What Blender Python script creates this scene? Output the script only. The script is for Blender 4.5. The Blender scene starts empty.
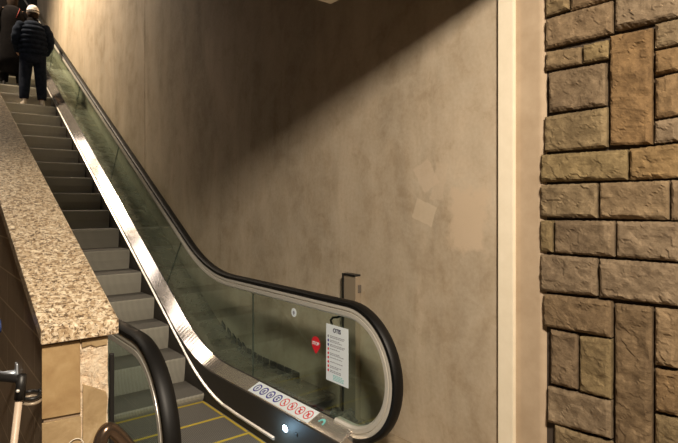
import bpy, bmesh, math, random
from mathutils import Vector, Matrix, noise
random.seed(7)
C = bpy.context.scene.collection
S = bpy.context.scene

# ------------------------------------------------------------------ camera
H = 1.65
FPX = 530.0
YAW = math.radians(39.0)          # looks 39 deg to the right of the escalator axis (+Y)
cd = bpy.data.cameras.new('camera'); cam = bpy.data.objects.new('camera', cd); C.objects.link(cam)
cam.location = (0, 0, H); cam.rotation_euler = (math.radians(90), 0, -YAW)
cd.sensor_width = 36; cd.lens = FPX/678*36; cd.shift_y = -18.5/678; cd.clip_start = .02
S.camera = cam
S.view_settings.view_transform = 'Standard'; S.view_settings.look = 'None'
S.view_settings.gamma = 1; S.view_settings.use_curve_mapping = False
S.view_settings.exposure = 0.0

# ------------------------------------------------------------------ world and lamps
w = bpy.data.worlds.new('world'); S.world = w; w.use_nodes = True
w.node_tree.nodes['Background'].inputs[0].default_value = (1, .80, .58, 1)
w.node_tree.nodes['Background'].inputs[1].default_value = .035

def area(name, loc, target, size, power, color, sy=None, spread=180):
    l = bpy.data.lights.new(name, 'AREA'); l.size = size; l.energy = power; l.color = color
    l.spread = math.radians(spread)
    if sy: l.shape = 'RECTANGLE'; l.size_y = sy
    o = bpy.data.objects.new(name, l); C.objects.link(o); o.location = loc
    o.rotation_euler = (Vector(target)-Vector(loc)).to_track_quat('-Z', 'Y').to_euler(); return o
def spot(name, loc, target, power, color, angle, blend, radius=.1):
    l = bpy.data.lights.new(name, 'SPOT'); l.energy = power; l.color = color
    l.spot_size = math.radians(angle); l.spot_blend = blend; l.shadow_soft_size = radius
    o = bpy.data.objects.new(name, l); C.objects.link(o); o.location = loc
    o.rotation_euler = (Vector(target)-Vector(loc)).to_track_quat('-Z', 'Y').to_euler(); return o
WARM = (1, .86, .69)
area('hall_light', (.1, -.75, 3.52), (.9, 1.6, 0), .42, 270, WARM)
spot('shaft_downlight', (.2, 10.4, 7.4), (2.36, 10.3, 4.7), 1500, (1, .80, .57), 108, .9, .15)

spot('coping_downlight', (.2, 6.6, 5.3), (.40, 5.0, 2.4), 190, WARM, 52, 1.0, .12)

# ------------------------------------------------------------------ materials
def mat(name, col=(.5,.5,.5), rough=.5, metal=0.0, emis=None, es=0, **kw):
    m = bpy.data.materials.new(name); m.use_nodes = True
    b = m.node_tree.nodes['Principled BSDF']
    b.inputs['Base Color'].default_value = (*col, 1); b.inputs['Roughness'].default_value = rough
    b.inputs['Metallic'].default_value = metal
    if emis: b.inputs['Emission Color'].default_value = (*emis, 1); b.inputs['Emission Strength'].default_value = es
    for k, v in kw.items(): b.inputs[k.replace('_', ' ')].default_value = v
    return m
class NT:
    def __init__(s, m): s.m = m; s.t = m.node_tree; s.b = s.t.nodes['Principled BSDF']
    def n(s, typ, ins=None, **props):
        x = s.t.nodes.new(typ)
        for k, v in props.items(): setattr(x, k, v)
        for k, v in (ins or {}).items():
            if hasattr(v, 'is_output') or isinstance(v, bpy.types.NodeSocket): s.t.links.new(v, x.inputs[k])
            else: x.inputs[k].default_value = v
        return x
    def co(s): return s.n('ShaderNodeTexCoord').outputs['Object']
    def noise(s, vec, scale, detail=4, rough=.6, dist=0):
        return s.n('ShaderNodeTexNoise', {'Vector': vec, 'Scale': scale, 'Detail': detail, 'Roughness': rough, 'Distortion': dist}).outputs['Fac']
    def ramp(s, fac, stops):
        r = s.n('ShaderNodeValToRGB', {'Fac': fac}); e = r.color_ramp.elements
        while len(e) < len(stops): e.new(.5)
        for q, (p, c) in zip(e, stops): q.position = p; q.color = (*c, 1) if not isinstance(c, (int, float)) else (c, c, c, 1)
        return r.outputs['Color']
    def math(s, op, a, b=0.0, c=0.0, clamp=False):
        x = s.n('ShaderNodeMath', {0: a, 1: b, 2: c}, operation=op, use_clamp=clamp); return x.outputs[0]
    def mix(s, f, a, b, blend='MIX'):
        x = s.n('ShaderNodeMix', data_type='RGBA', blend_type=blend)
        for i, v in ((0, f), (6, a), (7, b)):
            if isinstance(v, bpy.types.NodeSocket): s.t.links.new(v, x.inputs[i])
            else: x.inputs[i].default_value = (*v, 1) if isinstance(v, tuple) and len(v) == 3 else v
        return x.outputs[2]
    def bump(s, h, strength=.3, dist=.01):
        x = s.n('ShaderNodeBump', {'Height': h, 'Strength': strength, 'Distance': dist}); s.t.links.new(x.outputs[0], s.b.inputs['Normal'])
    def col(s, c): s.t.links.new(c, s.b.inputs['Base Color'])
    def rough(s, c): s.t.links.new(c, s.b.inputs['Roughness'])
    def sep(s, v): return s.n('ShaderNodeSeparateXYZ', {0: v}).outputs

M = {}
# polished concrete plaster of the back wall (object coords = metres; Y along wall, Z up)
m = M['concrete'] = mat('concrete', rough=.62); q = NT(m); co = q.co()
st = q.n('ShaderNodeMapping', {'Vector': co, 'Scale': (1, 1.6, .55)}).outputs[0]
n1 = q.noise(st, 1.4, 6, .62, .6); n2 = q.noise(co, 6, 6, .65, .4); n3 = q.noise(co, 45, 3, .6)
c = q.ramp(n1, [(.30, (.29, .225, .15)), (.5, (.44, .35, .245)), (.68, (.60, .49, .36))])
c = q.mix(q.ramp(n2, [(.40, 0.0), (.68, .55)]), c, (.56, .485, .375))
c = q.mix(q.ramp(n2, [(.30, .5), (.44, 0.0)]), c, (.32, .24, .15))
c = q.mix(.22, c, q.ramp(n3, [(.3, (.34, .27, .19)), (.7, (.55, .47, .36))]))
wob = q.noise(co, 14, 3)
sx = q.sep(co)
def patch(c, y0, y1, z0, z1, rot, amount, colr, soft=.012, wobble=.03):
    cy, cz = (y0+y1)/2, (z0+z1)/2; ca, sa = math.cos(rot), math.sin(rot)
    dy = q.math('ADD', sx[1], -cy); dz = q.math('ADD', sx[2], -cz)
    u = q.math('ADD', q.math('MULTIPLY', dy, ca), q.math('MULTIPLY', dz, sa))
    v = q.math('ADD', q.math('MULTIPLY', dz, ca), q.math('MULTIPLY', dy, -sa))
    du = q.math('SUBTRACT', abs(y1-y0)/2, q.math('ABSOLUTE', u)); dv = q.math('SUBTRACT', abs(z1-z0)/2, q.math('ABSOLUTE', v))
    d = q.math('ADD', q.math('MINIMUM', du, dv), q.math('MULTIPLY', q.math('SUBTRACT', wob, .5), wobble))
    f = q.math('MULTIPLY', q.math('MULTIPLY_ADD', d, 1/soft, .0, clamp=True), amount)
    return q.mix(f, c, colr)
c = patch(c, 1.66, 1.94, 1.37, 1.75, .05, .9, (.58, .46, .33), .05, .16)
c = patch(c, 2.03, 2.20, 1.53, 1.66, .35, .55, (.64, .53, .39), .006, .02)
c = patch(c, 2.03, 2.17, 1.72, 1.90, -.55, .6, (.60, .485, .36), .01, .04)
c = patch(c, 1.95, 2.05, 1.66, 1.88, .2, .45, (.58, .465, .34), .01, .06)
q.col(c); q.rough(q.ramp(n2, [(.3, .5), (.7, .75)])); q.bump(q.math('ADD', n2, q.math('MULTIPLY', n3, .3)), .25, .006)

m = M['plaster'] = mat('cream_plaster', rough=.8); q = NT(m); co = q.co()
q.col(q.ramp(q.noise(co, 7, 5), [(.3, (.40, .30, .20)), (.7, (.49, .38, .265))])); q.bump(q.noise(co, 60), .1, .003)
m = M['cream'] = mat('cream_paint', (.86, .77, .60), .45); q = NT(m)
q.col(q.ramp(q.noise(q.co(), 12), [(.3, (.84, .75, .58)), (.7, (.90, .81, .64))]))

m = M['stone'] = mat('split_stone', rough=.9); q = NT(m); co = q.co()
n1 = q.noise(co, 8, 6, .65, .5); n2 = q.noise(co, 40, 5, .7)
at = q.n('ShaderNodeAttribute', attribute_name='tint').outputs['Color']
c = q.ramp(n1, [(.28, (.105, .070, .040)), (.5, (.18, .128, .076)), (.72, (.29, .215, .135))])
c = q.mix(.35, c, q.ramp(n2, [(.35, (.08, .055, .033)), (.7, (.32, .245, .16))]))
c = q.mix(1.0, c, at, 'MULTIPLY')
q.col(c); q.bump(q.math('ADD', n2, n1), .55, .008)
m = M['mortar'] = mat('dark_mortar', (.055, .04, .028), .95)

m = M['granite'] = mat('granite', rough=.28); q = NT(m); co = q.co()
mp = q.n('ShaderNodeMapping', {'Vector': co, 'Scale': (1, 1, 1)}).outputs[0]
v1 = q.n('ShaderNodeTexVoronoi', {'Vector': mp, 'Scale': 95.0}); v2 = q.noise(co, 62, 3, .7, 1.0); v3 = q.noise(co, 45, 2, .6, .8)
c = q.ramp(v1.outputs['Color'], [(.1, (.30, .20, .11)), (.45, (.54, .41, .26)), (.9, (.74, .63, .47))])
c = q.mix(q.ramp(v2, [(.53, 0.0), (.59, .9)]), c, (.09, .055, .03))
c = q.mix(q.ramp(v3, [(.58, 0.0), (.66, .8)]), c, (.88, .76, .56))
q.col(c); q.bump(v2, .08, .002)

m = M['side_tile'] = mat('brown_stone_tile', rough=.55); q = NT(m); co = q.co()
sx = q.sep(co)
uv = q.n('ShaderNodeCombineXYZ', {0: sx[1], 1: sx[2]}).outputs[0]
uv = q.n('ShaderNodeMapping', {'Vector': uv, 'Location': (-.13, -.01, 0)}).outputs[0]
br = q.n('ShaderNodeTexBrick', {'Vector': uv, 'Color1': (.25, .185, .12, 1), 'Color2': (.30, .22, .145, 1), 'Mortar': (.60, .48, .32, 1),
    'Scale': 1.0, 'Mortar Size': .004, 'Mortar Smooth': .2, 'Bias': 0, 'Brick Width': .485, 'Row Height': .163})
q.col(q.mix(.25, br.outputs['Color'], q.ramp(q.noise(co, 9, 5), [(.3, (.17, .12, .08)), (.7, (.42, .31, .20))])))
m = M['tile'] = mat('tan_stone_tile', rough=.6); q = NT(m); co = q.co()
q.col(q.ramp(q.noise(co, 9, 6, .6, .6), [(.28, (.27, .165, .07)), (.55, (.36, .24, .11)), (.8, (.46, .33, .17))])); q.bump(q.noise(co, 30), .2, .004)
m = M['tile_grey'] = mat('worn_stone_tile', rough=.7); q = NT(m); co = q.co()
q.col(q.ramp(q.noise(co, 12, 6, .7, .6), [(.28, (.27, .18, .085)), (.55, (.38, .27, .14)), (.8, (.52, .40, .25))])); q.bump(q.noise(co, 30), .3, .004)
m = M['lime'] = mat('broken_lime_plaster', rough=.95); q = NT(m); co = q.co()
n = q.noise(co, 30, 6, .7, .5)
q.col(q.ramp(n, [(.30, (.25, .16, .09)), (.38, (.72, .54, .36)), (.7, (.88, .76, .58))])); q.bump(n, 1, .02)

m = M['rubber'] = mat('black_rubber', (.005, .0045, .004), .5, Specular_IOR_Level=.3)
m = M['black'] = mat('black_metal', (.012, .011, .010), .45)
m = M['channel'] = mat('satin_channel', (.80, .77, .70), .30, .4)
m = M['brushed'] = mat('brushed_steel', (.76, .69, .62), .16, .82); q = NT(m); co = q.co()
st = q.n('ShaderNodeMapping', {'Vector': co, 'Scale': (1, 120, 120)}).outputs[0]
q.rough(q.ramp(q.noise(co, 30, 2), [(.3, .10), (.7, .14)]))
m = M['skirt'] = mat('dark_skirt_panel', (.032, .026, .020), .6)
m = M['strip'] = mat('aluminium_strip', (.80, .76, .70), .35, .7)
m = M['outer'] = mat('outer_deck_steel', (.46, .42, .35), .30, .8); q = NT(m)
q.rough(q.ramp(q.noise(q.co(), 9, 3), [(.35, .16), (.7, .42)]))
m = M['step'] = mat('step_aluminium', (.30, .275, .23), .55, .25); q = NT(m); co = q.co()
sx = q.sep(co)
g = q.math('SINE', q.math('MULTIPLY', sx[0], 2*math.pi/.0115))
q.col(q.ramp(q.math('MULTIPLY_ADD', g, .5, .5), [(.15, (.34, .32, .26)), (.6, (.68, .64, .54))]))
q.bump(g, .5, .004)
m = M['tread'] = mat('step_tread_dark', (.10, .095, .085), .6, .2); q = NT(m); co = q.co()
sx = q.sep(co); g = q.math('SINE', q.math('MULTIPLY', sx[0], 2*math.pi/.0115))
q.col(q.ramp(q.math('MULTIPLY_ADD', g, .5, .5), [(.15, (.10, .095, .085)), (.6, (.24, .225, .20))]))
q.bump(g, .5, .004)
m = M['yellow'] = mat('yellow_line', (.62, .46, .05), .6)
m = M['comb'] = mat('comb_metal', (.45, .43, .38), .4, .8)
m = M['white'] = mat('white_paper', (.84, .92, .98), .6)
m = M['ink'] = mat('dark_ink', (.02, .02, .08), .6)
m = M['greyink'] = mat('grey_ink', (.28, .30, .36), .6)
m = M['red'] = mat('red_vinyl', (.72, .015, .03), .5)
m = M['blue'] = mat('blue_vinyl', (.03, .03, .32), .5)
m = M['teal'] = mat('teal_vinyl', (.20, .62, .62), .5)
m = M['led'] = mat('comb_led', (.9, .95, 1), .3, emis=(.62, .82, 1), es=9)
m = M['panel_light'] = mat('light_diffuser', (.9, .9, .9), .4, emis=(1, .90, .84), es=4.0)
m = M['steel_post'] = mat('post_steel', (.36, .29, .21), .42, .3)
m = M['grey_box'] = mat('grey_plastic', (.12, .10, .08), .5)
m = M['dark_ceiling'] = mat('dark_ceiling', (.04, .034, .028), .9)
m = M['hall_paint'] = mat('hall_paint', (.27, .22, .17), .8)
m = M['floor'] = mat('brown_floor', rough=.5); q = NT(m)
q.col(q.ramp(q.noise(q.co(), 6, 5), [(.3, (.16, .12, .08)), (.7, (.24, .18, .12))]))
m = M['curb'] = mat('dusty_concrete', rough=.9); q = NT(m)
q.col(q.ramp(q.noise(q.co(), 15, 5), [(.3, (.20, .155, .10)), (.7, (.38, .30, .20))]))
m = M['debris'] = mat('grey_debris', rough=.8); q = NT(m)
q.col(q.ramp(q.noise(q.co(), 40, 4), [(.3, (.04, .035, .03)), (.7, (.20, .17, .13))]))
m = M['pale'] = mat('pale_panel', (.75, .68, .56), .6)
m = M['bluecloth'] = mat('blue_fabric', (.012, .035, .14), .7)
m = M['zinc'] = mat('zinc_plate', (.55, .60, .66), .4, .6)
m = M['tan_tube'] = mat('tan_tube', (.55, .43, .32), .4)
m = M['darktube'] = mat('bronze_tube', (.16, .11, .075), .22, .8)
# glass: clear pane with a faint green body tint
m = M['glass'] = bpy.data.materials.new('balustrade_glass'); m.use_nodes = True; t = m.node_tree; t.nodes.clear()
o_ = t.nodes.new('ShaderNodeOutputMaterial'); tr = t.nodes.new('ShaderNodeBsdfTransparent'); gl = t.nodes.new('ShaderNodeBsdfGlossy')
lw = t.nodes.new('ShaderNodeLayerWeight'); lw.inputs[0].default_value = .5
pw = t.nodes.new('ShaderNodeMath'); pw.operation = 'POWER'; pw.inputs[1].default_value = 4.0; t.links.new(lw.outputs['Facing'], pw.inputs[0])
fr = t.nodes.new('ShaderNodeMath'); fr.operation = 'MULTIPLY_ADD'; fr.inputs[1].default_value = .6; fr.inputs[2].default_value = .04; t.links.new(pw.outputs[0], fr.inputs[0]); mx = t.nodes.new('ShaderNodeMixShader')
tr.inputs[0].default_value = (.87, .94, .925, 1); gl.inputs['Roughness'].default_value = .03; gl.inputs[0].default_value = (.9, 1, .96, 1)
t.links.new(fr.outputs[0], mx.inputs[0]); t.links.new(tr.outputs[0], mx.inputs[1]); t.links.new(gl.outputs[0], mx.inputs[2]); t.links.new(mx.outputs[0], o_.inputs[0])
M['glass_edge'] = mat('glass_edge', (.05, .065, .055), .3)
# clothing
def cloth(name, a, b, sc=20):
    m = M[name] = mat(name, rough=1.0, Specular_IOR_Level=.12); q = NT(m); q.col(q.ramp(q.noise(q.co(), sc, 3), [(.3, a), (.7, b)])); return m
cloth('navy_puffer', (.005, .008, .014), (.014, .020, .034)); cloth('dark_denim', (.008, .011, .020), (.018, .022, .035))
cloth('black_coat', (.0025, .002, .0025), (.006, .005, .005)); cloth('knit_white', (.60, .56, .52), (.82, .78, .74), 60)
cloth('skin', (.42, .25, .17), (.50, .31, .22)); cloth('hair', (.012, .008, .006), (.03, .02, .014)); cloth('shoe', (.62, .54, .44), (.80, .70, .58))

# ------------------------------------------------------------------ mesh helpers
def link(name, bm, m=None, parent=None, smooth=False, bevel=0, mats=None, recalc=True):
    if recalc: bmesh.ops.recalc_face_normals(bm, faces=bm.faces[:])
    me = bpy.data.meshes.new(name); bm.to_mesh(me); bm.free()
    for x in (mats or ([m] if m else [])): me.materials.append(x)
    o = bpy.data.objects.new(name, me); C.objects.link(o)
    if parent: o.parent = parent
    if smooth:
        for p in me.polygons: p.use_smooth = True
    if bevel:
        b = o.modifiers.new('bevel', 'BEVEL'); b.width = bevel; b.segments = 2; b.limit_method = 'ANGLE'
    return o
def box(bm, x0, x1, y0, y1, z0, z1, mi=0):
    v = [bm.verts.new((x, y, z)) for x in (x0, x1) for y in (y0, y1) for z in (z0, z1)]
    for f in ((0,1,3,2), (4,6,7,5), (0,4,5,1), (2,3,7,6), (0,2,6,4), (1,5,7,3)):
        g = bm.faces.new([v[i] for i in f]); g.material_index = mi
    return v
def bxo(name, a, m, parent=None, bevel=0):
    bm = bmesh.new(); box(bm, *a); return link(name, bm, m, parent, bevel=bevel)
def prism(bm, pts, axis, a, b):
    """polygon pts (2D) extruded along axis 0/1/2 between a and b"""
    def P(p, t):
        if axis == 0: return (t, p[0], p[1])
        if axis == 1: return (p[0], t, p[1])
        return (p[0], p[1], t)
    va = [bm.verts.new(P(p, a)) for p in pts]; vb = [bm.verts.new(P(p, b)) for p in pts]
    bm.faces.new(va); bm.faces.new(vb[::-1])
    for i in range(len(pts)):
        j = (i+1) % len(pts); bm.faces.new((va[i], vb[i], vb[j], va[j]))
def tube(bm, pts, r, n=12, cap=True):
    pts = [Vector(p) for p in pts]; rings = []; up = None
    for i, p in enumerate(pts):
        d = (pts[min(i+1, len(pts)-1)]-pts[max(i-1, 0)]).normalized()
        if up is None: up = d.orthogonal().normalized()
        up = (up-d*up.dot(d)).normalized(); s = d.cross(up)
        rr = r[i] if isinstance(r, (list, tuple)) else r
        rings.append([bm.verts.new(p+(up*math.cos(2*math.pi*k/n)+s*math.sin(2*math.pi*k/n))*rr) for k in range(n)])
    for a, b in zip(rings, rings[1:]):
        for k in range(n): bm.faces.new((a[k], a[(k+1) % n], b[(k+1) % n], b[k]))
    if cap: bm.faces.new(rings[0][::-1]); bm.faces.new(rings[-1])
def empty(name, loc, label=None, cat=None, group=None):
    o = bpy.data.objects.new(name, None); C.objects.link(o); o.location = loc; o.empty_display_size = .1
    tag(o, label, cat, group); return o
def tag(o, label=None, cat=None, group=None):
    if label: o['label'] = label
    if cat: o['category'] = cat
    if group: o['group'] = group
    return o
def struct(o, label=None, cat=None):
    o['kind'] = 'structure'; tag(o, label, cat); return o
def rebase(o):
    """move a one-mesh thing's origin to its base centre"""
    vs = [v.co for v in o.data.vertices]
    c = Vector(((min(v.x for v in vs)+max(v.x for v in vs))/2, (min(v.y for v in vs)+max(v.y for v in vs))/2, min(v.z for v in vs)))
    for v in o.data.vertices: v.co -= c
    o.location = c; return o
CA, SA = math.cos(YAW), math.sin(YAW)
def onX(px, py, X):
    """point of the plane x = X seen at pixel px, py"""
    dx = px-339; a = SA*FPX+CA*dx; b = CA*FPX-SA*dx; return (X, b/a*X, H+(203-py)/a*X)
def onY(px, py, Y):
    dx = px-339; a = SA*FPX+CA*dx; b = CA*FPX-SA*dx; return (a/b*Y, Y, H+(203-py)/b*Y)

# ------------------------------------------------------------------ setting
WX = 2.36
TAN = .5543                      # 29 degree incline
bm = bmesh.new(); box(bm, WX, WX+.25, 1.345+.03, 6.893, -.0, 9.5)
struct(link('wall_right', bm, M['concrete']), 'blotchy tan concrete wall beside the escalator', 'wall')
bm = bmesh.new(); box(bm, WX, WX+.25, 6.905, 14.35, -.0, 12)
struct(link('wall_upper', bm, M['concrete']), 'tan concrete wall high up beyond the vertical joint', 'wall')
bm = bmesh.new(); box(bm, WX+.012, WX+.2, 6.88, 6.92, 0, 9.4)
struct(link('trim_2', bm, M['mortar']), 'dark vertical joint in the concrete wall', 'joint')

# smooth plaster band with a rounded end, in front of the concrete by a skin
bm = bmesh.new()
prof = [(WX+.02, 1.60), (WX-.004, 1.60), (WX-.004, 1.38)] + [(WX-.004+.035*(1-math.cos(a)), 1.38-.04*math.sin(a)) for a in [math.pi/2*k/8 for k in range(1, 9)]] + [(WX+.08, 1.34)]
prism(bm, prof, 2, 0, 4.0)
struct(link('wall_end', bm, M['plaster'], smooth=False), 'smooth cream plaster strip between trim and stone', 'wall')
bm = bmesh.new(); ya_, yb_ = onX(513, 200, WX-.03)[1], onX(498, 200, WX-.03)[1]; box(bm, WX-.03, WX-.004, ya_, yb_, 0, 3.62)
struct(link('trim_1', bm, M['cream'], bevel=.0015), 'cream vertical trim strip on the wall', 'trim')

# stone wall: real split-face blocks in front of a mortar plane
stones = [ # pixel corners: x0,x1, left top, right top, left bottom, right bottom
 (546,569,-12,-16,16.5,9), (571,612,-14,-20,11,-1), (546,612.5,19.5,1,48.5,33), (615.5,678.5,-22,-36,31,16.5),
 (546.5,581,52,47,70,63.5), (583.5,608.5,45.5,40,63,58.5), (549.5,605.5,73,63,112.5,105), (610.5,652,36.5,28,145,144),
 (655.5,679,24.5,19,48.5,43.5), (655.5,679,51.5,46.5,75,70), (655.5,679,78.5,73,118.5,114.5), (655,679,121.5,117.5,143,141),
 (545,607,117,107.5,152,147), (541.5,627.5,155,149.5,182,179.5), (630,679,149,143.5,180,177.5), (541.5,597,185,183.2,217,218),
 (600,669,183,180.6,218.3,219.7), (671.5,679,180.5,180,219.8,220), (541,552.5,220.5,220.6,251,252), (555,614.5,220.5,221,252.5,257),
 (617,679,221.5,222,257,261.5), (541,597,254.3,258.5,291,296), (600,679,259,264,297,306), (544,611.5,293.7,301.3,326,337.5),
 (615.5,652,303.5,307,446,455), (655.5,679,307.5,310.5,364,368.5), (551,577.5,329.5,335,383,389.5), (580,611.5,336,339.5,391,399),
 (548,611.5,386,401,421.5,438.5), (655.5,679,368.5,372,410.5,416), (555,612,425,443,458,478), (655.5,679,414,418.5,452,458)]
FX = WX-.012                      # nominal face plane of the stones
bm = bmesh.new(); tl = bm.loops.layers.color.new('tint')
rs = random.Random(11)
for si, (x0, x1, a, b, c_, d_) in enumerate(stones):
    P = [Vector(onX(x0, a, FX)), Vector(onX(x1, b, FX)), Vector(onX(x1, d_, FX)), Vector(onX(x0, c_, FX))]
    wd = (P[1]-P[0]).length; ht = (P[3]-P[0]).length
    nu, nv = max(6, int(wd/.0085)), max(6, int(ht/.0085))
    t0 = .86+.28*rs.random(); warm = rs.random()
    if si in (7, 26, 27, 12, 13): warm = 1.0 if si != 26 else .2
    tint = (t0*(1.0+.08*warm), t0*1.0, t0*(1.0-.15*warm), 1)
    grid = []
    off = Vector((rs.random()*30, rs.random()*30, rs.random()*30)); tilt = (rs.random()-.5)*.014, (rs.random()-.5)*.014
    for j in range(nv+1):
        row = []
        for i in range(nu+1):
            u, v = i/nu, j/nv
            p = P[0].lerp(P[1], u).lerp(P[3].lerp(P[2], u), v)
            e = min(u*wd, (1-u)*wd, v*ht, (1-v)*ht)
            e2 = e+.006*noise.noise(Vector((p.y*35, p.z*35, 3))+off)
            rise = max(0, min(1, (e2-.003)/.011))
            n = noise.noise(Vector((p.y*9, p.z*11, 0))+off)*.012 + noise.noise(Vector((p.y*24, p.z*30, 5))+off)*.007
            cell = noise.cell_vector(Vector((p.y*14+n*90, p.z*17-n*60, 1))+off)
            r = noise.ridged_multi_fractal(Vector((p.y*7, p.z*9, 2))+off, 1.0, 2.1, 4, 1.0, 2.0)
            h = .0 if e < 1e-6 else .006+rise*(.009+n*.75+.006*(r-1)+(cell.x-.5)*.007+(u-.5)*tilt[0]+(v-.5)*tilt[1])
            jx = rs.uniform(-.0015, .0015)
            row.append(bm.verts.new((FX-.002-h, p.y+(jx if e > 0 else 0), p.z+jx)))
        grid.append(row)
    rim = grid[0][:]+[r_[-1] for r_ in grid[1:]]+grid[-1][-2::-1]+[r_[0] for r_ in grid[-2:0:-1]]
    back = [bm.verts.new((WX+.05, v.co.y, v.co.z)) for v in rim]
    fs = []
    for j in range(nv):
        for i in range(nu): fs.append(bm.faces.new((grid[j][i], grid[j][i+1], grid[j+1][i+1], grid[j+1][i])))
    for k in range(len(rim)):
        l = (k+1) % len(rim); fs.append(bm.faces.new((rim[k], back[k], back[l], rim[l])))
    for f in fs:
        f.material_index = 0
        for lo in f.loops: lo[tl] = tint
box(bm, WX+.012, WX+.3, .3, 1.352, 0, 3.6, 1)
struct(link('wall_stone', bm, None, mats=[M['stone'], M['mortar']]), 'split-face brown ashlar stone wall', 'wall')

bm = bmesh.new(); box(bm, -4, .372, -4, 16, -.12, 0); box(bm, .372, 2.9, -4, 2.0, -.12, 0); box(bm, 2.09, 2.9, 2.0, 16, -.12, 0); box(bm, .372, 2.09, 2.0, 16, -1.3, -1.2)
struct(link('floor', bm, M['floor']))
# hall ceiling, its drop edge (which throws the diagonal shade) and the sloping shaft ceiling
struct(bxo('ceiling', (-4, 2.9, -4, 1.1, 3.62, 3.75), M['hall_paint']))
struct(bxo('beam', (-4, WX+.2, 1.1, 1.5, 2.9, 3.75), M['dark_ceiling']), 'dropped beam of the hall ceiling', 'beam')
bpy.data.objects['beam'].name = 'ceiling_beam'
bm = bmesh.new(); prism(bm, [(1.5, 3.75), (1.5, 3.62), (3.1, 3.62), (16, 10.77), (16, 11), (3.1, 3.85)], 0, -4, 2.9)
struct(link('ceiling_shaft', bm, M['dark_ceiling']))
struct(bxo('wall_left', (-4.15, -4, -4, 16, 0, 12), M['hall_paint']))
struct(bxo('wall_back', (-4, 2.9, -4.15, -4, 0, 4), M['hall_paint']))
struct(bxo('wall_far', (-4, 2.9, 16, 16.15, 0, 12.4), M['dark_ceiling']))

# pale box hung from above, only its lower corner enters the frame
t = empty('hanging_panel', (1.5, 2.1, 2.75), 'pale hanging panel at the top edge of the picture, only its lower corner showing', 'panel')
o = bxo('panel_body', (-.35, .31, -.2, .21, 0, .12), M['pale'], t, bevel=.004)
for sx_ in (-.25, .2):
    bm = bmesh.new(); tube(bm, [(sx_, 0, .12), (sx_, 0, 1.15)], .008, 8); link('hanging_rod', bm, M['black'], t)

# ------------------------------------------------------------------ escalator
XR, XL = 2.07, .75               # outermost faces of the two handrails
TOP = 15.0
def softline(y, y0, z0, k, slope=TAN):
    """z0 before y0, then climbing at slope, with a smooth bend of half-width k"""
    d = y-y0
    if d <= -k: return z0
    if d >= k: return z0+slope*d
    return z0+slope*(d+k)**2/(4*k)
zH = lambda y: softline(y, 4.31, 1.069, .42)
zU = lambda y: softline(y, 4.356, .325, .45)
zL = lambda y: softline(y, 4.41, .278, .42)
zS = lambda y: softline(y, 4.08, .062, .42)
zN = lambda y: softline(y, 4.09, .0, .30)
def samples(a, b, bend=(3.7, 5.0)):
    ys = [a]; y = a
    while y < b-1e-6:
        y += .035 if bend[0] < y < bend[1] else .25
        ys.append(min(y, b))
    return ys
R, YC = .414, 2.407
ZC = 1.069-R
def rail_path():
    pts = [(y, zH(y)) for y in reversed(samples(YC, TOP))]
    pts += [(YC-R*math.sin(a), ZC+R*math.cos(a)) for a in [math.pi*k/36 for k in range(1, 37)]]
    pts += [(YC+.06, ZC-R), (YC+.12, ZC-R+.0)]
    out = []
    for i, p in enumerate(pts):
        a = Vector(pts[max(i-1, 0)]); b = Vector(pts[min(i+1, len(pts)-1)]); d = (b-a).normalized()
        out.append((Vector(p), Vector((d.y, -d.x)) if False else Vector((-d.y, d.x))))
    return out
PATH = rail_path()
# outward normal: on the level part (moving towards -Y) outward must be +Z
if PATH[5][1].y < 0: PATH = [(p, -n) for p, n in PATH]
def sweep(name, prof, m, parent, xc, smooth=True, path=PATH, cap=True):
    bm = bmesh.new(); rings = []
    for p, n in path:
        rings.append([bm.verts.new((xc+px, p.x+n.x*pn, p.y+n.y*pn)) for px, pn in prof])
    k = len(prof)
    for a, b in zip(rings, rings[1:]):
        for i in range(k): bm.faces.new((a[i], a[(i+1) % k], b[(i+1) % k], b[i]))
    if cap: bm.faces.new(rings[0]); bm.faces.new(rings[-1][::-1])
    o = link(name, bm, m, parent)
    if smooth:
        for p in o.data.polygons: p.use_smooth = True
        e = o.modifiers.new('split', 'EDGE_SPLIT'); e.split_angle = math.radians(40)
    return o
def ribbon(name, curves, m, parent, ys, smooth=True):
    """loft between curves; each curve = (X, z(y)); closed cross-section"""
    bm = bmesh.new(); rings = [[bm.verts.new((X if not callable(X) else X(y), y, f(y))) for X, f in curves] for y in ys]
    k = len(curves)
    for a, b in zip(rings, rings[1:]):
        for i in range(k): bm.faces.new((a[i], a[(i+1) % k], b[(i+1) % k], b[i]))
    bm.faces.new(rings[0]); bm.faces.new(rings[-1][::-1])
    return link(name, bm, m, parent)

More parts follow.
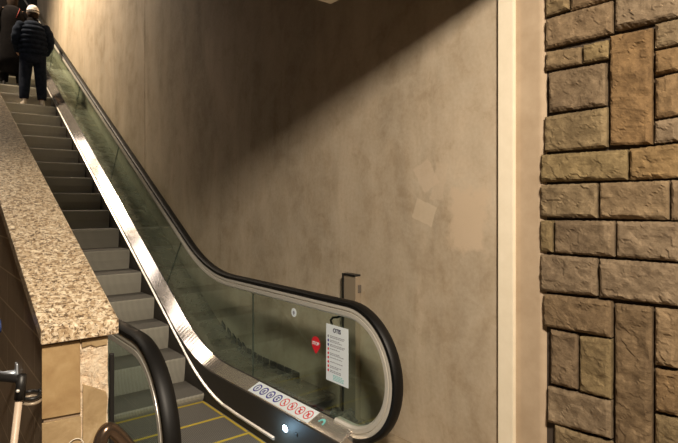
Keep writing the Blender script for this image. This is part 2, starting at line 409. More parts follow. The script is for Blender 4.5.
esc = empty('escalator', (1.41, 2.3, 0), 'escalator climbing away to the left, glass balustrades, black handrails and dark grooved steps', 'escalator')
ET = Matrix.Translation(-esc.location)
def adopt(o):
    o.data.transform(ET); return o
INNER_END = 2.36
def balustrade(side):
    s = 1 if side == 'right' else -1
    xc = (XR-.04) if s > 0 else (XL+.04)
    parts = []
    hp = [(-.022, -.034), (-.027, -.030), (-.027, -.011), (-.018, -.003), (-.002, 0), (.015, 0), (.031, -.003), (.040, -.011), (.040, -.030), (.034, -.034)]
    parts.append(sweep('handrail', hp, M['rubber'], esc, xc))
    cp = [(-.022, -.035), (.034, -.035), (.036, -.040), (.036, -.054), (.026, -.056), (.026, -.062), (.036, -.064), (.036, -.088), (.024, -.100), (-.012, -.100), (-.024, -.088), (-.024, -.064), (-.014, -.062), (-.014, -.056), (-.024, -.054), (-.024, -.040)]
    parts.append(sweep('handrail_guide', cp, M['channel'], esc, xc))
    # glass panes split at the joints
    joints = [(2.0, False), (3.547, False), (5.09, True), (7.05, True), (9.0, True), (10.95, True), (12.9, True), (TOP, True)]
    for j in range(len(joints)-1):
        (a, sa), (b, sb) = joints[j], joints[j+1]
        gap = .0035
        bot = []; top = []
        if j == 0:
            arc = [(YC-(R-.098)*math.sin(t_), ZC+(R-.098)*math.cos(t_)) for t_ in [math.pi*k/30 for k in range(0, 31)]]
            arc = [p for p in arc]
            poly = [(b-gap, zU(b)-.03), (b-gap, zH(b)-.098)] + arc + [(YC+.02, ZC-R+.098), (YC+.02, zU(2.5)-.06), (2.5, zU(2.5)-.05)]
        else:
            lean = TAN*.35
            ya, yb = a+gap, b-gap
            def shift(y, sl, up): return y+(-TAN*(.36 if up else -.36) if sl else 0)
            ta, tb = shift(ya, sa, True), shift(yb, sb, True); ba, bb = shift(ya, sa, False), shift(yb, sb, False)
            top = [(y, zH(y)-.098/math.cos(math.atan(TAN)) if y > 4.6 else zH(y)-.098) for y in samples(ta, tb)]
            bot = [(y, zU(y)-.03) for y in samples(ba, bb)]
            poly = bot+top[::-1]
        bm = bmesh.new()
        f = bm.faces.new([bm.verts.new((xc-.005, p[0], p[1])) for p in poly])
        ex = bmesh.ops.extrude_face_region(bm, geom=[f])
        bmesh.ops.translate(bm, vec=(.010, 0, 0), verts=[v for v in ex['geom'] if isinstance(v, bmesh.types.BMVert)])
        bmesh.ops.triangulate(bm, faces=[g for g in bm.faces if len(g.verts) > 4])
        parts.append(link('glass_pane', bm, M['glass'], esc))
        if j < len(joints)-2:
            bm = bmesh.new()
            pp = [(b-.003+(-TAN*-.36 if sb else 0), zU(b+(TAN*.36 if sb else 0))-.02), (b+.003+(-TAN*-.36 if sb else 0), zU(b+(TAN*.36 if sb else 0))-.02),
                  (b+.003+(-TAN*.36 if sb else 0), zH(b-(TAN*.36 if sb else 0))-.08), (b-.003+(-TAN*.36 if sb else 0), zH(b-(TAN*.36 if sb else 0))-.08)]
            prism(bm, pp, 0, xc-.0045, xc+.0045); parts.append(link('joint_seal', bm, M['glass_edge'], esc))
    ys = samples(INNER_END, TOP)
    xi = xc-s*.010; xs = xc-s*.115; xk = xc-s*.118
    # inner decking: the sloping bright steel cover
    parts.append(ribbon('inner_decking', [(xs, zL), (xi, zU), (xi, lambda y: zU(y)-.02), (xs+s*.003, lambda y: zL(y)-.012)], M['brushed'], esc, ys))
    parts.append(ribbon('deck_seal', [(xi+s*.001, lambda y: zU(y)-.02), (xi+s*.001, lambda y: zU(y)+.006), (xc-s*.006, lambda y: zU(y)+.008), (xc-s*.006, lambda y: zU(y)-.02)], M['black'], esc, ys))
    parts.append(ribbon('skirt_panel', [(xk, lambda y: zS(y)-.30), (xk, lambda y: zL(y)-.012), (xk+s*.008, lambda y: zL(y)-.010), (xk+s*.008, lambda y: zS(y)-.30)], M['skirt'], esc, ys))
    parts.append(ribbon('skirt_strip', [(xk-s*.001, lambda y: zS(y)+.012), (xk-s*.014, lambda y: zS(y)+.004), (xk-s*.014, lambda y: zS(y)-.008), (xk-s*.001, lambda y: zS(y)-.010)], M['strip'], esc, samples(3.05, TOP)))
    # outer decking to the wall
    xo = WX-.003 if s > 0 else .612
    zo = lambda y: softline(y, 4.42, .285, .5)
    ye = 2.95 if s > 0 else 2.30
    parts.append(ribbon('outer_decking', [(xc+s*.006, lambda y: zU(y)-.03), (xo, zo), (xo, lambda y: zo(y)-.03), (xc+s*.006, lambda y: zU(y)-.06)], M['outer'], esc, samples(ye, TOP)))
    parts.append(ribbon('side_casing', [(xc+s*.006, lambda y: zU(y)-.031), (xc+s*.02, lambda y: zU(y)-.033), (xc+s*.02, lambda y: max(.0, zU(y)-1.0)), (xc+s*.006, lambda y: max(.0, zU(y)-1.0))], M['black'], esc, ys))
    # front end cap of the balustrade base
    bm = bmesh.new()
    prism(bm, [(xk, .02), (xk, zL(2.4)-.012), (xs, zL(2.4)-.002), (xi, zU(2.4)-.004), (xc-s*.01, zU(2.4)-.004), (xc-s*.01, .02)], 1, INNER_END-.012, INNER_END+.0)
    parts.append(link('end_cap', bm, M['brushed'], esc, bevel=.002))
    bm = bmesh.new(); box(bm, min(xc-.05, xc+.05), max(xc-.05, xc+.05), INNER_END+.02, INNER_END+.10, ZC-R-.03, zL(2.4)-.03)
    parts.append(link('handrail_inlet', bm, M['rubber'], esc, bevel=.01))
    for p in parts: adopt(p)
balustrade('right'); balustrade('left')

# steps
SX0, SX1 = XL+.04+.118+.004, XR-.04-.118-.004
DP = .385
def riser_poly(y, z, zb):
    return [(y, z), (y-.0, z-.02), (y+.012, z-(z-zb)*.5-.01), (y+.03, zb)]
def make_step(y0, z, zprev):
    """tread from y0 (nosing) to y0+DP at height z"""
    bm = bmesh.new()
    d = max(.03, z-zprev+.02)
    front = [(y0+.0, z-.004), (y0-.002, z-.018), (y0+.006, z-d*.45-.005), (y0+.03, z-d)]
    poly = front+[(y0+.06, z-d), (y0+.06, z-.03), (y0+DP-.004, z-.03), (y0+DP-.004, z), (y0+.006, z)]
    prism(bm, poly, 0, SX0, SX1)
    bmesh.ops.recalc_face_normals(bm, faces=bm.faces[:])
    for f in bm.faces: f.material_index = 1 if f.normal.z > .8 else 0
    return adopt(link('step', bm, None, esc, mats=[M['step'], M['tread']]))
k = -4; zp = 0.0
while True:
    y = 4.15+DP*k
    if y > TOP-.4: break
    z = 0.0 if k < 0 else zN(y+.06)-.0
    if k == 0: z = .065
    o = make_step(y, z, zp)
    if k < 0:
        bm = bmesh.new()
        box(bm, SX0+.01, SX1-.01, y+DP-.030, y+DP-.007, z-.001, z+.0025)
        box(bm, SX1-.028, SX1-.010, y+.01, y+DP-.031, z-.001, z+.0025)
        box(bm, SX0+.010, SX0+.028, y+.01, y+DP-.031, z-.001, z+.0025)
        sp = adopt(link('yellow_line', bm, M['yellow'], esc)); sp.parent = o
    zp = z; k += 1
bm = bmesh.new(); box(bm, SX0, SX1, 1.9, 2.61, -.02, .012)
for i in range(40):
    x = SX0+.015+i*(SX1-SX0-.03)/39; box(bm, x-.004, x+.004, 2.60, 2.66, .002, .010)
adopt(link('comb_plate', bm, M['comb'], esc))
# comb lamp and sensor on the right skirt
XK = XR-.04-.118
p = onX(285.5, 428.5, XK)
bm = bmesh.new()
bmesh.ops.create_uvsphere(bm, u_segments=20, v_segments=10, radius=.030, matrix=Matrix.Translation(p) @ Matrix.Diagonal((.3, 1.1, .8, 1)))
adopt(link('comb_lamp', bm, M['led'], esc, smooth=True))
bm = bmesh.new()
cc = [(p[1]+.036*math.cos(a), p[2]+.026*math.sin(a)) for a in [2*math.pi*k/24 for k in range(24)]]
prism(bm, cc, 0, XK-.003, XK+.002); adopt(link('lamp_bezel', bm, M['black'], esc))
p = onX(296.5, 434.5, XK); bm = bmesh.new(); box(bm, XK-.004, XK+.001, p[1]-.013, p[1]+.013, p[2]-.011, p[2]+.011); adopt(link('sensor', bm, M['black'], esc, bevel=.002))
l = bpy.data.lights.new('comb_glow', 'POINT'); l.energy = 1.3; l.specular_factor = .0; l.color = (.45, .75, 1); l.shadow_soft_size = .02
lo = bpy.data.objects.new('comb_glow', l); C.objects.link(lo); lo.location = (XK-.09, onX(285.5, 428.5, XK)[1]+.01, .165)
# small dark dashes standing in for reflections where the outer deck meets the wall
for i, y in enumerate([3.45, 3.56, 3.67, 3.78, 3.90, 4.0, 4.09, 4.18, 4.27, 4.36, 4.46, 4.56, 4.68]):
    z = softline(y, 4.42, .285, .5)
    bm = bmesh.new(); wdt = .036 if y > 3.9 else .05
    prism(bm, [(y-wdt, z+.003-wdt*TAN*(y > 4.2)), (y+wdt*.8, z+.003+wdt*TAN*(y > 4.2)), (y+wdt*.8, z+.045+wdt*TAN*(y > 4.2)), (y-wdt, z+.045-wdt*TAN*(y > 4.2))], 0, WX-.012, WX-.002)
    adopt(link('reflection_dash', bm, M['black'], esc))

# ------------------------------------------------------------------ text and stickers
def text_bm(body, size, m, name, parent, loc, facing, extrude=.0004, align='CENTER', bold=0):
    c = bpy.data.curves.new(name, 'FONT'); c.body = body; c.size = size; c.align_x = align; c.align_y = 'CENTER'; c.extrude = extrude; c.offset = bold
    t_ = bpy.data.objects.new(name+'_tmp', c); C.objects.link(t_)
    dg = bpy.context.evaluated_depsgraph_get(); me = bpy.data.meshes.new_from_object(t_.evaluated_get(dg))
    bpy.data.objects.remove(t_)
    me.name = name; me.materials.clear(); me.materials.append(m)
    o = bpy.data.objects.new(name, me); C.objects.link(o); o.parent = parent; o.location = loc; o.rotation_euler = facing; return o
# on plane X=const, seen from -X: text right is -Y, up +Z
FACE = Matrix(((0, 0, -1), (-1, 0, 0), (0, 1, 0))).to_euler()
XG = XR-.04-.0052
# notice sheet
pa = Vector(onX(326.4, 323, XG)); pb = Vector(onX(348.5, 388.5, XG)); 
nt = empty('notice_sheet', (XG-.0012, (pa.y+pb.y)/2, pb.z), 'white printed notice sheet with rows of red and blue symbols, stuck on the right glass', 'notice')
hw = (pa.y-pb.y)/2; hh = pa.z-pb.z
bxo('paper', (-.0006, .0006, -hw, hw, 0, hh), M['white'], nt)
text_bm('OTIS', .036, M['ink'], 'heading', nt, (-.0012, 0, hh-.033), FACE, bold=.0012)
rows = ['Per la vostra sicurezza', 'tenersi al corrimano', 'guardare avanti', 'tenere i bambini', 'piedi lontano dai bordi', 'vietato carrelli', 'vietato passeggini', 'in caso di emergenza']
for i in range(9):
    z = hh-.075-i*.0265
    bm = bmesh.new(); cc = [( -(-hw+.022)+.0075*math.cos(a), z+.0085*math.sin(a)) for a in [2*math.pi*k/16 for k in range(16)]]
    prism(bm, cc, 0, -.0012, -.0004); link('symbol', bm, M['greyink'] if i in (0,) else (M['blue'] if i in (1, 2) else M['red']), nt)
    bm = bmesh.new(); rr = random.Random(i)
    for li in range(2 if i not in (3, 5, 6) else 1):
        ln = rr.uniform(.08, .135); zz = z+.004-li*.009
        x = 0
        while x < ln:
            wl = rr.uniform(.008, .02); box(bm, -.0012, -.0004, hw-.04-x-wl, hw-.04-x, zz-.0022, zz+.0022); x += wl+.004
    link('text_lines', bm, M['greyink'], nt)
bm = bmesh.new()
for li in range(4):
    zz = .043-li*.009; x = 0; rr = random.Random(50+li)
    while x < .09: wl = rr.uniform(.01, .02); box(bm, -.0012, -.0004, hw-.07-x-wl, hw-.07-x, zz-.002, zz+.002); x += wl+.004
link('small_print', bm, M['teal'], nt)
def disc(name, c, r, m, parent, x0, x1, ry=None, n=32):
    bm = bmesh.new(); prism(bm, [(c[0]+r*math.cos(a), c[1]+(ry or r)*math.sin(a)) for a in [2*math.pi*k/n for k in range(n)]], 0, x0, x1)
    return link(name, bm, m, parent)
# red STOP sticker (map-pin outline)
p = onX(316, 343.5, XG)
sg = empty('stop_sticker', (XG-.0012, p[1], p[2]-.075), 'small red sticker reading STOP on the right glass, left of the notice sheet', 'sticker')
bm = bmesh.new(); r = .046
pts = [(r*math.cos(a), .075+r*math.sin(a)) for a in [math.radians(-50+280*k/30) for k in range(31)]] + [(-.006, .012), (.006, .012)]
prism(bm, pts, 0, -.0006, .0006); link('backing', bm, M['red'], sg)
text_bm('STOP', .030, M['white'], 'stop_lettering', sg, (-.0012, 0, .075), FACE, bold=.0008)
p = onX(294, 312.5, XG)
rs_ = empty('round_sticker', (XG-.0012, p[1], p[2]-.03), 'small round white sticker high on the right glass', 'sticker')
disc('backing', (0, .03), .030, M['white'], rs_, -.0006, .0006)
disc('symbol', (0, .03), .011, M['greyink'], rs_, -.0012, -.0003)
bm = bmesh.new(); box(bm, -.0012, -.0003, -.004, .004, .014, .02); link('symbol_line', bm, M['greyink'], rs_)
# pictogram strip on the inner decking of the right balustrade
xi = XR-.04-.010; xs = XR-.04-.115
def deckpt(y, v, lift=.0016):
    """v 0 = lower edge, 1 = upper edge"""
    a = Vector((xs, y, zL(y))); b = Vector((xi, y, zU(y))); n = Vector((-(b.z-a.z), 0, b.x-a.x)).normalized()
    return a.lerp(b, v)+n*lift
yA, yB = 3.37, 2.74               # from the photo: first and last pictogram
base = deckpt((yA+yB)/2, 0, 0)
ps = empty('pictogram_strip', tuple(base), 'white strip of four blue and four red round safety pictograms on the steel decking', 'sticker strip')
def quadstrip(name, y0, y1, v0, v1, m, lift, n=6):
    bm = bmesh.new(); rows = []
    for i in range(n+1):
        y = y0+(y1-y0)*i/n
        rows.append([bm.verts.new(deckpt(y, v, l)-base) for v, l in ((v0, lift), (v1, lift), (v1, lift-.0012), (v0, lift-.0012))])
    for a, b in zip(rows, rows[1:]):
        for q_ in range(4): bm.faces.new((a[q_], a[(q_+1) % 4], b[(q_+1) % 4], b[q_]))
    bm.faces.new(rows[0]); bm.faces.new(rows[-1][::-1]); return link(name, bm, m, ps)
quadstrip('strip_backing', yA+.06, yB-.055, .05, .97, M['white'], .0018)
def ring(name, yc, m, kind):
    bm = bmesh.new(); n = 28; wid = (Vector((xi, 0, zU(3)))-Vector((xs, 0, zL(3)))).length
    def pt(a, r, l): return deckpt(yc+r*math.cos(a), .51+r*math.sin(a)/wid, l)-base
    r0, r1 = .030, .037
    if m is M['blue']: r0 = .026
    for i in range(n):
        a, b = 2*math.pi*i/n, 2*math.pi*(i+1)/n
        bm.faces.new([bm.verts.new(pt(*q_)) for q_ in ((a, r0, .0026), (a, r1, .0026), (b, r1, .0026), (b, r0, .0026))])
    def bar(a0, b0, a1, b1, w_=.004):
        d = Vector((a1-a0, b1-b0)).normalized(); n_ = Vector((-d.y, d.x))*w_
        bm.faces.new([bm.verts.new(deckpt(yc+y_, .51+v_/wid, .0028)-base) for y_, v_ in ((a0+n_.x, b0+n_.y), (a1+n_.x, b1+n_.y), (a1-n_.x, b1-n_.y), (a0-n_.x, b0-n_.y))])
    if kind == 0: bar(0, -.018, 0, .006, .006); bar(-.012, .002, .012, .002); bar(-.004, .014, .004, .014, .005)
    if kind == 1: bar(-.008, -.018, -.004, .008, .004); bar(.008, -.016, .006, .004, .005); bar(-.012, .012, .012, .008, .003)
    if kind == 2: bar(-.014, -.014, -.004, .010, .005); bar(.002, -.016, .010, .012, .005)
    if kind == 3: bar(-.016, .010, .014, .010, .004); bar(-.010, -.014, .010, -.004, .006); bar(0, -.01, .0, .014, .003)
    if kind == 4: bar(-.006, -.016, .004, .012, .005)
    if m is M['red']: bar(-.022, -.020, .022, .020, .0028)
    link(name, bm, m, ps)
for i in range(8): ring('pictogram', yA+(yB-yA)*i/7, M['blue'] if i < 4 else M['red'], [0, 1, 2, 3, 4, 0, 3, 1][i])
# small teal symbol on the same decking nearer its end
yt = 2.60; base_t = deckpt(yt, .5, 0)
bm = bmesh.new()
for i in range(14):
    a, b = math.radians(200*i/14), math.radians(200*(i+1)/14)
    bm.faces.new([bm.verts.new(deckpt(yt+r_*math.cos(q_), .45+r_*math.sin(q_)/.1, .002)-base_t) for q_, r_ in ((a, .016), (a, .03), (b, .03), (b, .016))])
o = link('round_symbol_sticker', bm, M['teal'], None); o.location = base_t
tag(o, 'small teal curved symbol sticker on the steel decking near its lower end', 'sticker')

# ------------------------------------------------------------------ post, bracket and rubble behind the glass
pt0 = onX(343.3, 273, WX-.05); pt1 = onX(355.5, 273, WX-.05)
t = empty('steel_post', (WX-.05, (pt0[1]+pt1[1])/2, .2), 'slim brown steel post with black edge standing against the wall behind the glass end', 'post')
hw = (pt0[1]-pt1[1])/2
bxo('post_body', (0, .045, -hw, hw-.006, 0, pt0[2]-.2-.012), M['steel_post'], t, bevel=.002)
bm = bmesh.new(); box(bm, -.006, .045, hw-.006, hw+.008, 0, pt0[2]-.2); box(bm, -.006, .045, -hw, hw-.006, pt0[2]-.212, pt0[2]-.2)
link('edge_trim', bm, M['black'], t)
p = onX(356, 288.5, WX-.03); t = empty('wall_latch', (WX-.03, p[1]-.0, p[2]-.03), 'small dark metal latch fixed to the wall beside the top of the steel post', 'latch')
bxo('latch_body', (0, .03, -.022, .022, 0, .055), M['grey_box'], t, bevel=.004)
bm = bmesh.new(); tube(bm, [(-.012, 0, .03), (.0, 0, .03)], .011, 12); link('latch_knob', bm, M['black'], t)
# black cable hook behind notice
pp = [onX(*a, 2.12) for a in ((332, 325), (330.8, 320), (333, 317.5), (338, 317.2), (340.5, 315.5), (343, 315))]
bm = bmesh.new(); tube(bm, pp, .0075, 8)
o = link('cable_hook', bm, M['black'], None, smooth=True); tag(rebase(o), 'short bent black cable end showing above the notice sheet', 'cable')
struct(bxo('kerb', (XR+.02, WX, .9, 2.94, 0, .2), M['curb']))
bpy.data.objects['kerb'].name = 'floor_kerb'
rd = random.Random(5)
dl = ['largest lump of grey rubble below the steel post', 'small lump of rubble against the post foot', 'small dark rubble piece at the right end of the heap', 'flat rubble piece at the front of the heap']
for i, (px, py, sz) in enumerate([(347, 416, (.06, .065, .06)), (336, 403, (.035, .045, .05)), (366, 417, (.05, .05, .05)), (357, 446, (.04, .035, .03))]):
    x, y, z = onX(px, py, 2.22)
    bm = bmesh.new(); bmesh.ops.create_icosphere(bm, subdivisions=3, radius=1)
    for v in bm.verts:
        c0 = v.co.copy(); d = 1+.35*noise.noise(c0*1.8+Vector((i*7, 0, 0)))+.12*noise.noise(c0*5)
        v.co = Vector((c0.x*sz[0]*d, c0.y*sz[1]*d, max(0, (c0.z*.9+.45))*sz[2]*d*1.2))
    o = link('rubble_lump', bm, M['debris'], None); o.location = (x, y, .2); tag(o, dl[i], 'rubble', None)

# ------------------------------------------------------------------ low wall with granite coping on the left
PX0, PX1, PY = .372, .585, 2.13
capz = lambda y: 1.206+.413*(y-2.1)
bm = bmesh.new()
prism(bm, [(PY+.008, 0), (PY+.008, capz(PY)-.058), (9.5, capz(9.5)-.06), (9.5, 0)], 0, PX0, PX1)
struct(link('wall_parapet', bm, M['side_tile']), 'low brown tiled wall under the granite coping', 'wall')
bm = bmesh.new()
prism(bm, [(2.1, capz(2.1)-.055), (2.1, capz(2.1)), (9.5, capz(9.5)), (9.5, capz(9.5)-.055)], 0, .357, .62)
o = link('granite_coping', bm, M['granite'], bevel=.004); o['kind'] = 'structure'; tag(o, 'sloping speckled granite coping on the low wall at left', 'coping')
# front face cladding
def fpoly(name, pts, m, y0, parent=None, th=.012):
    bm = bmesh.new(); prism(bm, [(onY(a, b, y0)[0], onY(a, b, y0)[2]) for a, b in pts], 1, y0, y0+th); return link(name, bm, m, parent, bevel=.0015)
fpoly('a', [(42, 346), (80, 340.5), (80.8, 412.5), (42, 419.5)], M['tile'], PY-.004)
fpoly('b', [(42, 424), (81, 416.5), (82, 600), (42, 610)], M['tile_grey'], PY-.004)
fpoly('c', [(83, 384.5), (95, 388), (106.5, 392), (107.3, 398), (106.3, 420), (107, 600), (83, 600)], M['tile_grey'], PY-.006)
fpoly('d', [(82, 340), (108, 336), (107, 344.5), (96, 347), (91, 345), (82, 348)], M['tile_grey'], PY-.004)
for nm in 'abcd':
    o = bpy.data.objects[nm]; o.name = 'wall_facing'; o['kind'] = 'structure'
# ragged exposed plaster (front and right arris)
bm = bmesh.new(); g = []
for j in range(30):
    row = []
    for i in range(14):
        a = 80.5+(108.2-80.5)*i/13; b = 337+(620-337)*(j/29)**1.6
        x, y, z = onY(a, b, PY)
        dd = .006*noise.noise(Vector((x*60, z*60, 2)))+.004*noise.noise(Vector((x*150, z*150, 2)))
        ex = .004*noise.noise(Vector((z*40, 5, 0))) if i == 13 else 0
        row.append(bm.verts.new((x+ex, PY+.004+dd, z)))
    g.append(row)
for j in range(29):
    for i in range(13): bm.faces.new((g[j][i], g[j][i+1], g[j+1][i+1], g[j+1][i]))
ed = [bm.verts.new((r_[-1].co.x+.001, PY+.05, r_[-1].co.z)) for r_ in g]
for j in range(29): bm.faces.new((g[j][-1], ed[j], ed[j+1], g[j+1][-1]))
o = link('wall_plaster', bm, M['lime'], recalc=False); o['kind'] = 'structure'
# black upright on the far side of the low wall
a = onY(110, 354, 2.22); b = onY(114.5, 354, 2.22)
o = bxo('rubber_upright', (a[0], b[0], 2.22, 2.235, .0, a[2]), M['black'], bevel=.003)
tag(rebase(o), 'slim black upright strip between the low wall and the left glass', 'post')
# bronze bumper tube in front of the left newel
def q3(px, py, Y): return Vector(onY(px, py, Y))
pts = [q3(94, 520, 1.95), q3(96, 470, 1.95), q3(99, 448, 1.955), q3(103, 435, 1.96), q3(109, 429, 1.965), q3(117, 434, 1.97), q3(128, 446, 1.975), q3(142, 464, 1.98), q3(154, 490, 1.98), q3(160, 530, 1.98)]
def cr(pts, n=6):
    out = []
    for i in range(len(pts)-1):
        p0, p1, p2, p3 = pts[max(i-1, 0)], pts[i], pts[i+1], pts[min(i+2, len(pts)-1)]
        for k in range(n):
            t_ = k/n; out.append(.5*((2*p1)+(-p0+p2)*t_+(2*p0-5*p1+4*p2-p3)*t_*t_+(-p0+3*p1-3*p2+p3)*t_**3))
    out.append(pts[-1]); return out
bm = bmesh.new(); tube(bm, cr(pts), .024, 16); t = link('bumper_rail', bm, M['darktube'], None, smooth=True)
zmin = min(v.co.z for v in t.data.vertices)
tag(rebase(t), 'curved bronze metal rail end in front of the low wall and left glass', 'rail')
# thin pale wire ring on the front tile
bm = bmesh.new(); c0 = q3(75.5, 447, PY-.012)
tube(bm, [(c0.x+.028*math.cos(a), PY-.012, c0.z+.030*math.sin(a)) for a in [2*math.pi*k/32 for k in range(33)]], .0017, 6, cap=False)
o = link('wire_ring', bm, M['pale'], None, smooth=True); tag(rebase(o), 'thin pale wire ring against the foot of the low wall front', 'ring')

# frame parked at far left, standing against the parapet side
def q4(px, py, X): return Vector(onX(px, py, X))
t = empty('tubular_frame', (.30, 2.5, 0), 'black tubular frame with tan leg and blue cloth beside the low wall at left', 'frame')
def adopt2(o, e): o.data.transform(Matrix.Translation(-e.location)); return o
pj = q4(22, 379, .30)
bm = bmesh.new(); tube(bm, [pj+Vector((-.32, .28, .035)), pj+Vector((-.01, .008, 0)), pj], .014, 12); adopt2(link('crossbar', bm, M['black'], t, smooth=True), t)
bm = bmesh.new(); tube(bm, [pj+Vector((0, 0, .014)), pj+Vector((-.006, .01, -.07))], [.015, .017], 12); adopt2(link('collar', bm, M['black'], t, smooth=True), t)
p2 = pj+Vector((-.006, .01, -.06)); p3 = p2+Vector((-.10, .02, -.95)); p3.z = .0
bm = bmesh.new(); tube(bm, [p2, p3], .0115, 12); adopt2(link('leg', bm, M['tan_tube'], t, smooth=True), t)
bm = bmesh.new(); bmesh.ops.create_uvsphere(bm, u_segments=12, v_segments=8, radius=.006, matrix=Matrix.Translation(pj+Vector((-.014, -.012, -.035)))); adopt2(link('rivet', bm, M['channel'], t, smooth=True), t)
bm = bmesh.new(); cloth_top = q4(1, 384, .22)
n0 = 10
for i in range(n0):
    pass
pts = []
ring_pts = []
for j in range(12):
    z = cloth_top.z-.0-j*.07
    row = [bm.verts.new((cloth_top.x-.10+.105*math.cos(a)*(1+.06*math.sin(j*1.3)), cloth_top.y+.13+.10*math.sin(a)*(1+.1*math.sin(3*a+j)), max(z, .05))) for a in [2*math.pi*k/20 for k in range(20)]]
    ring_pts.append(row)
for a, b in zip(ring_pts, ring_pts[1:]):
    for k in range(20): bm.faces.new((a[k], a[(k+1) % 20], b[(k+1) % 20], b[k]))
bm.faces.new(ring_pts[0]); bm.faces.new(ring_pts[-1][::-1])
adopt2(link('cloth_bag', bm, M['bluecloth'], t, smooth=True), t)
# wall bracket and ring
b0 = q4(17, 372, PX0-.003)
t = empty('wall_bracket', tuple(b0), 'pale zinc pointed bracket fixed on the low wall side above the black frame', 'bracket')
bm = bmesh.new(); prism(bm, [(-.03, -.035), (.03, -.035), (.02, .04), (-.02, .04)], 0, -.006, .002); link('plate', bm, M['zinc'], t, bevel=.002)
bm = bmesh.new(); tube(bm, [(-.004, 0, -.005), (-.05, .05, -.012), (-.075, .13, -.006)], [.016, .012, .004], 10); link('arm', bm, M['zinc'], t, smooth=True)
r0 = q4(31, 395, .335)
t = empty('ring_holder', tuple(r0), 'dark steel ring holder on the low wall side beside the tan leg', 'holder')
bm = bmesh.new(); tube(bm, [(.030*math.cos(a)-.0, .045*math.sin(a), 0) for a in [2*math.pi*k/28 for k in range(29)]], .0065, 8, cap=False); link('ring', bm, M['black'], t, smooth=True)
bm = bmesh.new(); tube(bm, [(.030*math.cos(a)-.0, .045*math.sin(a), -.018) for a in [2*math.pi*k/28 for k in range(29)]], .0055, 8, cap=False); link('ring', bm, M['steel_post'], t, smooth=True)
bm = bmesh.new(); box(bm, .024, .037, -.014, .014, -.032, .014); link('plate', bm, M['black'], t, bevel=.002)
# dark blue cap end higher on the wall side
b1 = q4(0.5, 326, .30)
o = disc('blue_bottle', (0, 0), .028, M['bluecloth'], None, -.10, .0, n=20); o.location = b1
tag(o, 'dark blue rounded bottle end at the left edge above the black frame', 'bottle')

# ------------------------------------------------------------------ lamps over the shaft (seen mirrored in the steel)
LINE = lambda y: .554*(y-4.09)+3.92
def shaft_lamp(x, y, z, L, W, roll, label):
    t = empty('ceiling_light', (x, y, z), label, 'ceiling light', 'lamps mirrored in the steel decking')
    bxo('housing', (-W/2-.02, W/2+.02, -L/2-.02, L/2+.02, .02, .08), M['dark_ceiling'], t, bevel=.005)
    bxo('diffuser', (-W/2, W/2, -L/2, L/2, 0, .02), M['panel_light'], t)
    t.rotation_euler = (math.atan(.563), roll, 0)
for y0, y1, lb in ((5.35, 5.6, 'the lowest on the slope and shortest'), (5.9, 6.2, 'small, second from the foot of the slope'), (6.6, 6.85, 'small, third from the foot of the slope'), (8.0, 8.96, 'medium length, above the middle steps'), (9.75, 11.85, 'long, above the upper steps'), (13.0, 15.6, 'the longest and highest on the slope')):
    yc = (y0+y1)/2; shaft_lamp(-.37, yc, LINE(yc), (y1-y0)*1.143, .8, 0, 'warm white shaft ceiling lamp, '+lb)

# ------------------------------------------------------------------ people
def skin_body(name, joints, edges, m, parent, root, sub=2):
    bm = bmesh.new(); keys = list(joints); vs = {k: bm.verts.new(joints[k][0]) for k in keys}
    for a, b in edges: bm.edges.new((vs[a], vs[b]))
    me = bpy.data.meshes.new(name); bm.to_mesh(me); bm.free(); me.materials.append(m)
    o = bpy.data.objects.new(name, me); C.objects.link(o); o.parent = parent
    md = o.modifiers.new('skin', 'SKIN'); md.use_smooth_shade = True
    sv = me.skin_vertices[0].data
    for i, k in enumerate(keys):
        r = joints[k][1]; sv[i].radius = r if isinstance(r, tuple) else (r, r); sv[i].use_root = (k == root)
    s = o.modifiers.new('sub', 'SUBSURF'); s.levels = sub; s.render_levels = sub
    return o
def bake(o):
    dg = bpy.context.evaluated_depsgraph_get(); me = bpy.data.meshes.new_from_object(o.evaluated_get(dg))
    ms = list(o.data.materials); o.modifiers.clear(); o.data = me
    if not me.materials:
        for x in ms: me.materials.append(x)
    for p in me.polygons: p.use_smooth = True
    return o
def ellipsoid(name, c, r, m, parent, fn=None, seg=24):
    bm = bmesh.new(); bmesh.ops.create_uvsphere(bm, u_segments=seg, v_segments=seg//2+2, radius=1)
    for v in bm.verts:
        d = v.co.copy(); k = fn(d) if fn else 1; v.co = Vector((c[0]+d.x*r[0]*k, c[1]+d.y*r[1]*k, c[2]+d.z*r[2]*k))
    return link(name, bm, m, parent, smooth=True)
def lathe_cloth(name, rings, m, parent, seg=28, puff=None):
    """rings: (z, cx, cy, rx, ry)"""
    bm = bmesh.new(); rr = []
    for z, cx, cy, rx, ry in rings:
        rr.append([bm.verts.new((cx+rx*math.cos(a), cy+ry*math.sin(a), z)) for a in [2*math.pi*k/seg for k in range(seg)]])
    for a, b in zip(rr, rr[1:]):
        for k in range(seg): bm.faces.new((a[k], a[(k+1) % seg], b[(k+1) % seg], b[k]))
    bm.faces.new(rr[0][::-1]); bm.faces.new(rr[-1]); return link(name, bm, m, parent, smooth=True)
def sleeve(name, pts, r, m, parent, puffs=0, n=14):
    P = cr([Vector(p) for p in pts], 10); N = len(P); rad = []
    for i in range(N):
        t_ = i/(N-1); base_ = r[0]+(r[1]-r[0])*t_
        rad.append(base_*(1+(.13*abs(math.sin(math.pi*puffs*t_)) if puffs else 0)))
    bm = bmesh.new(); tube(bm, P, rad, n); return link(name, bm, m, parent, smooth=True)
def face_bits(parent, hx, hy, hz):
    """facing +Y"""
    for s in (-1, 1):
        ellipsoid('ear', (hx+s*.078, hy-.005, hz-.005), (.012, .020, .032), M['skin'], parent, seg=12)

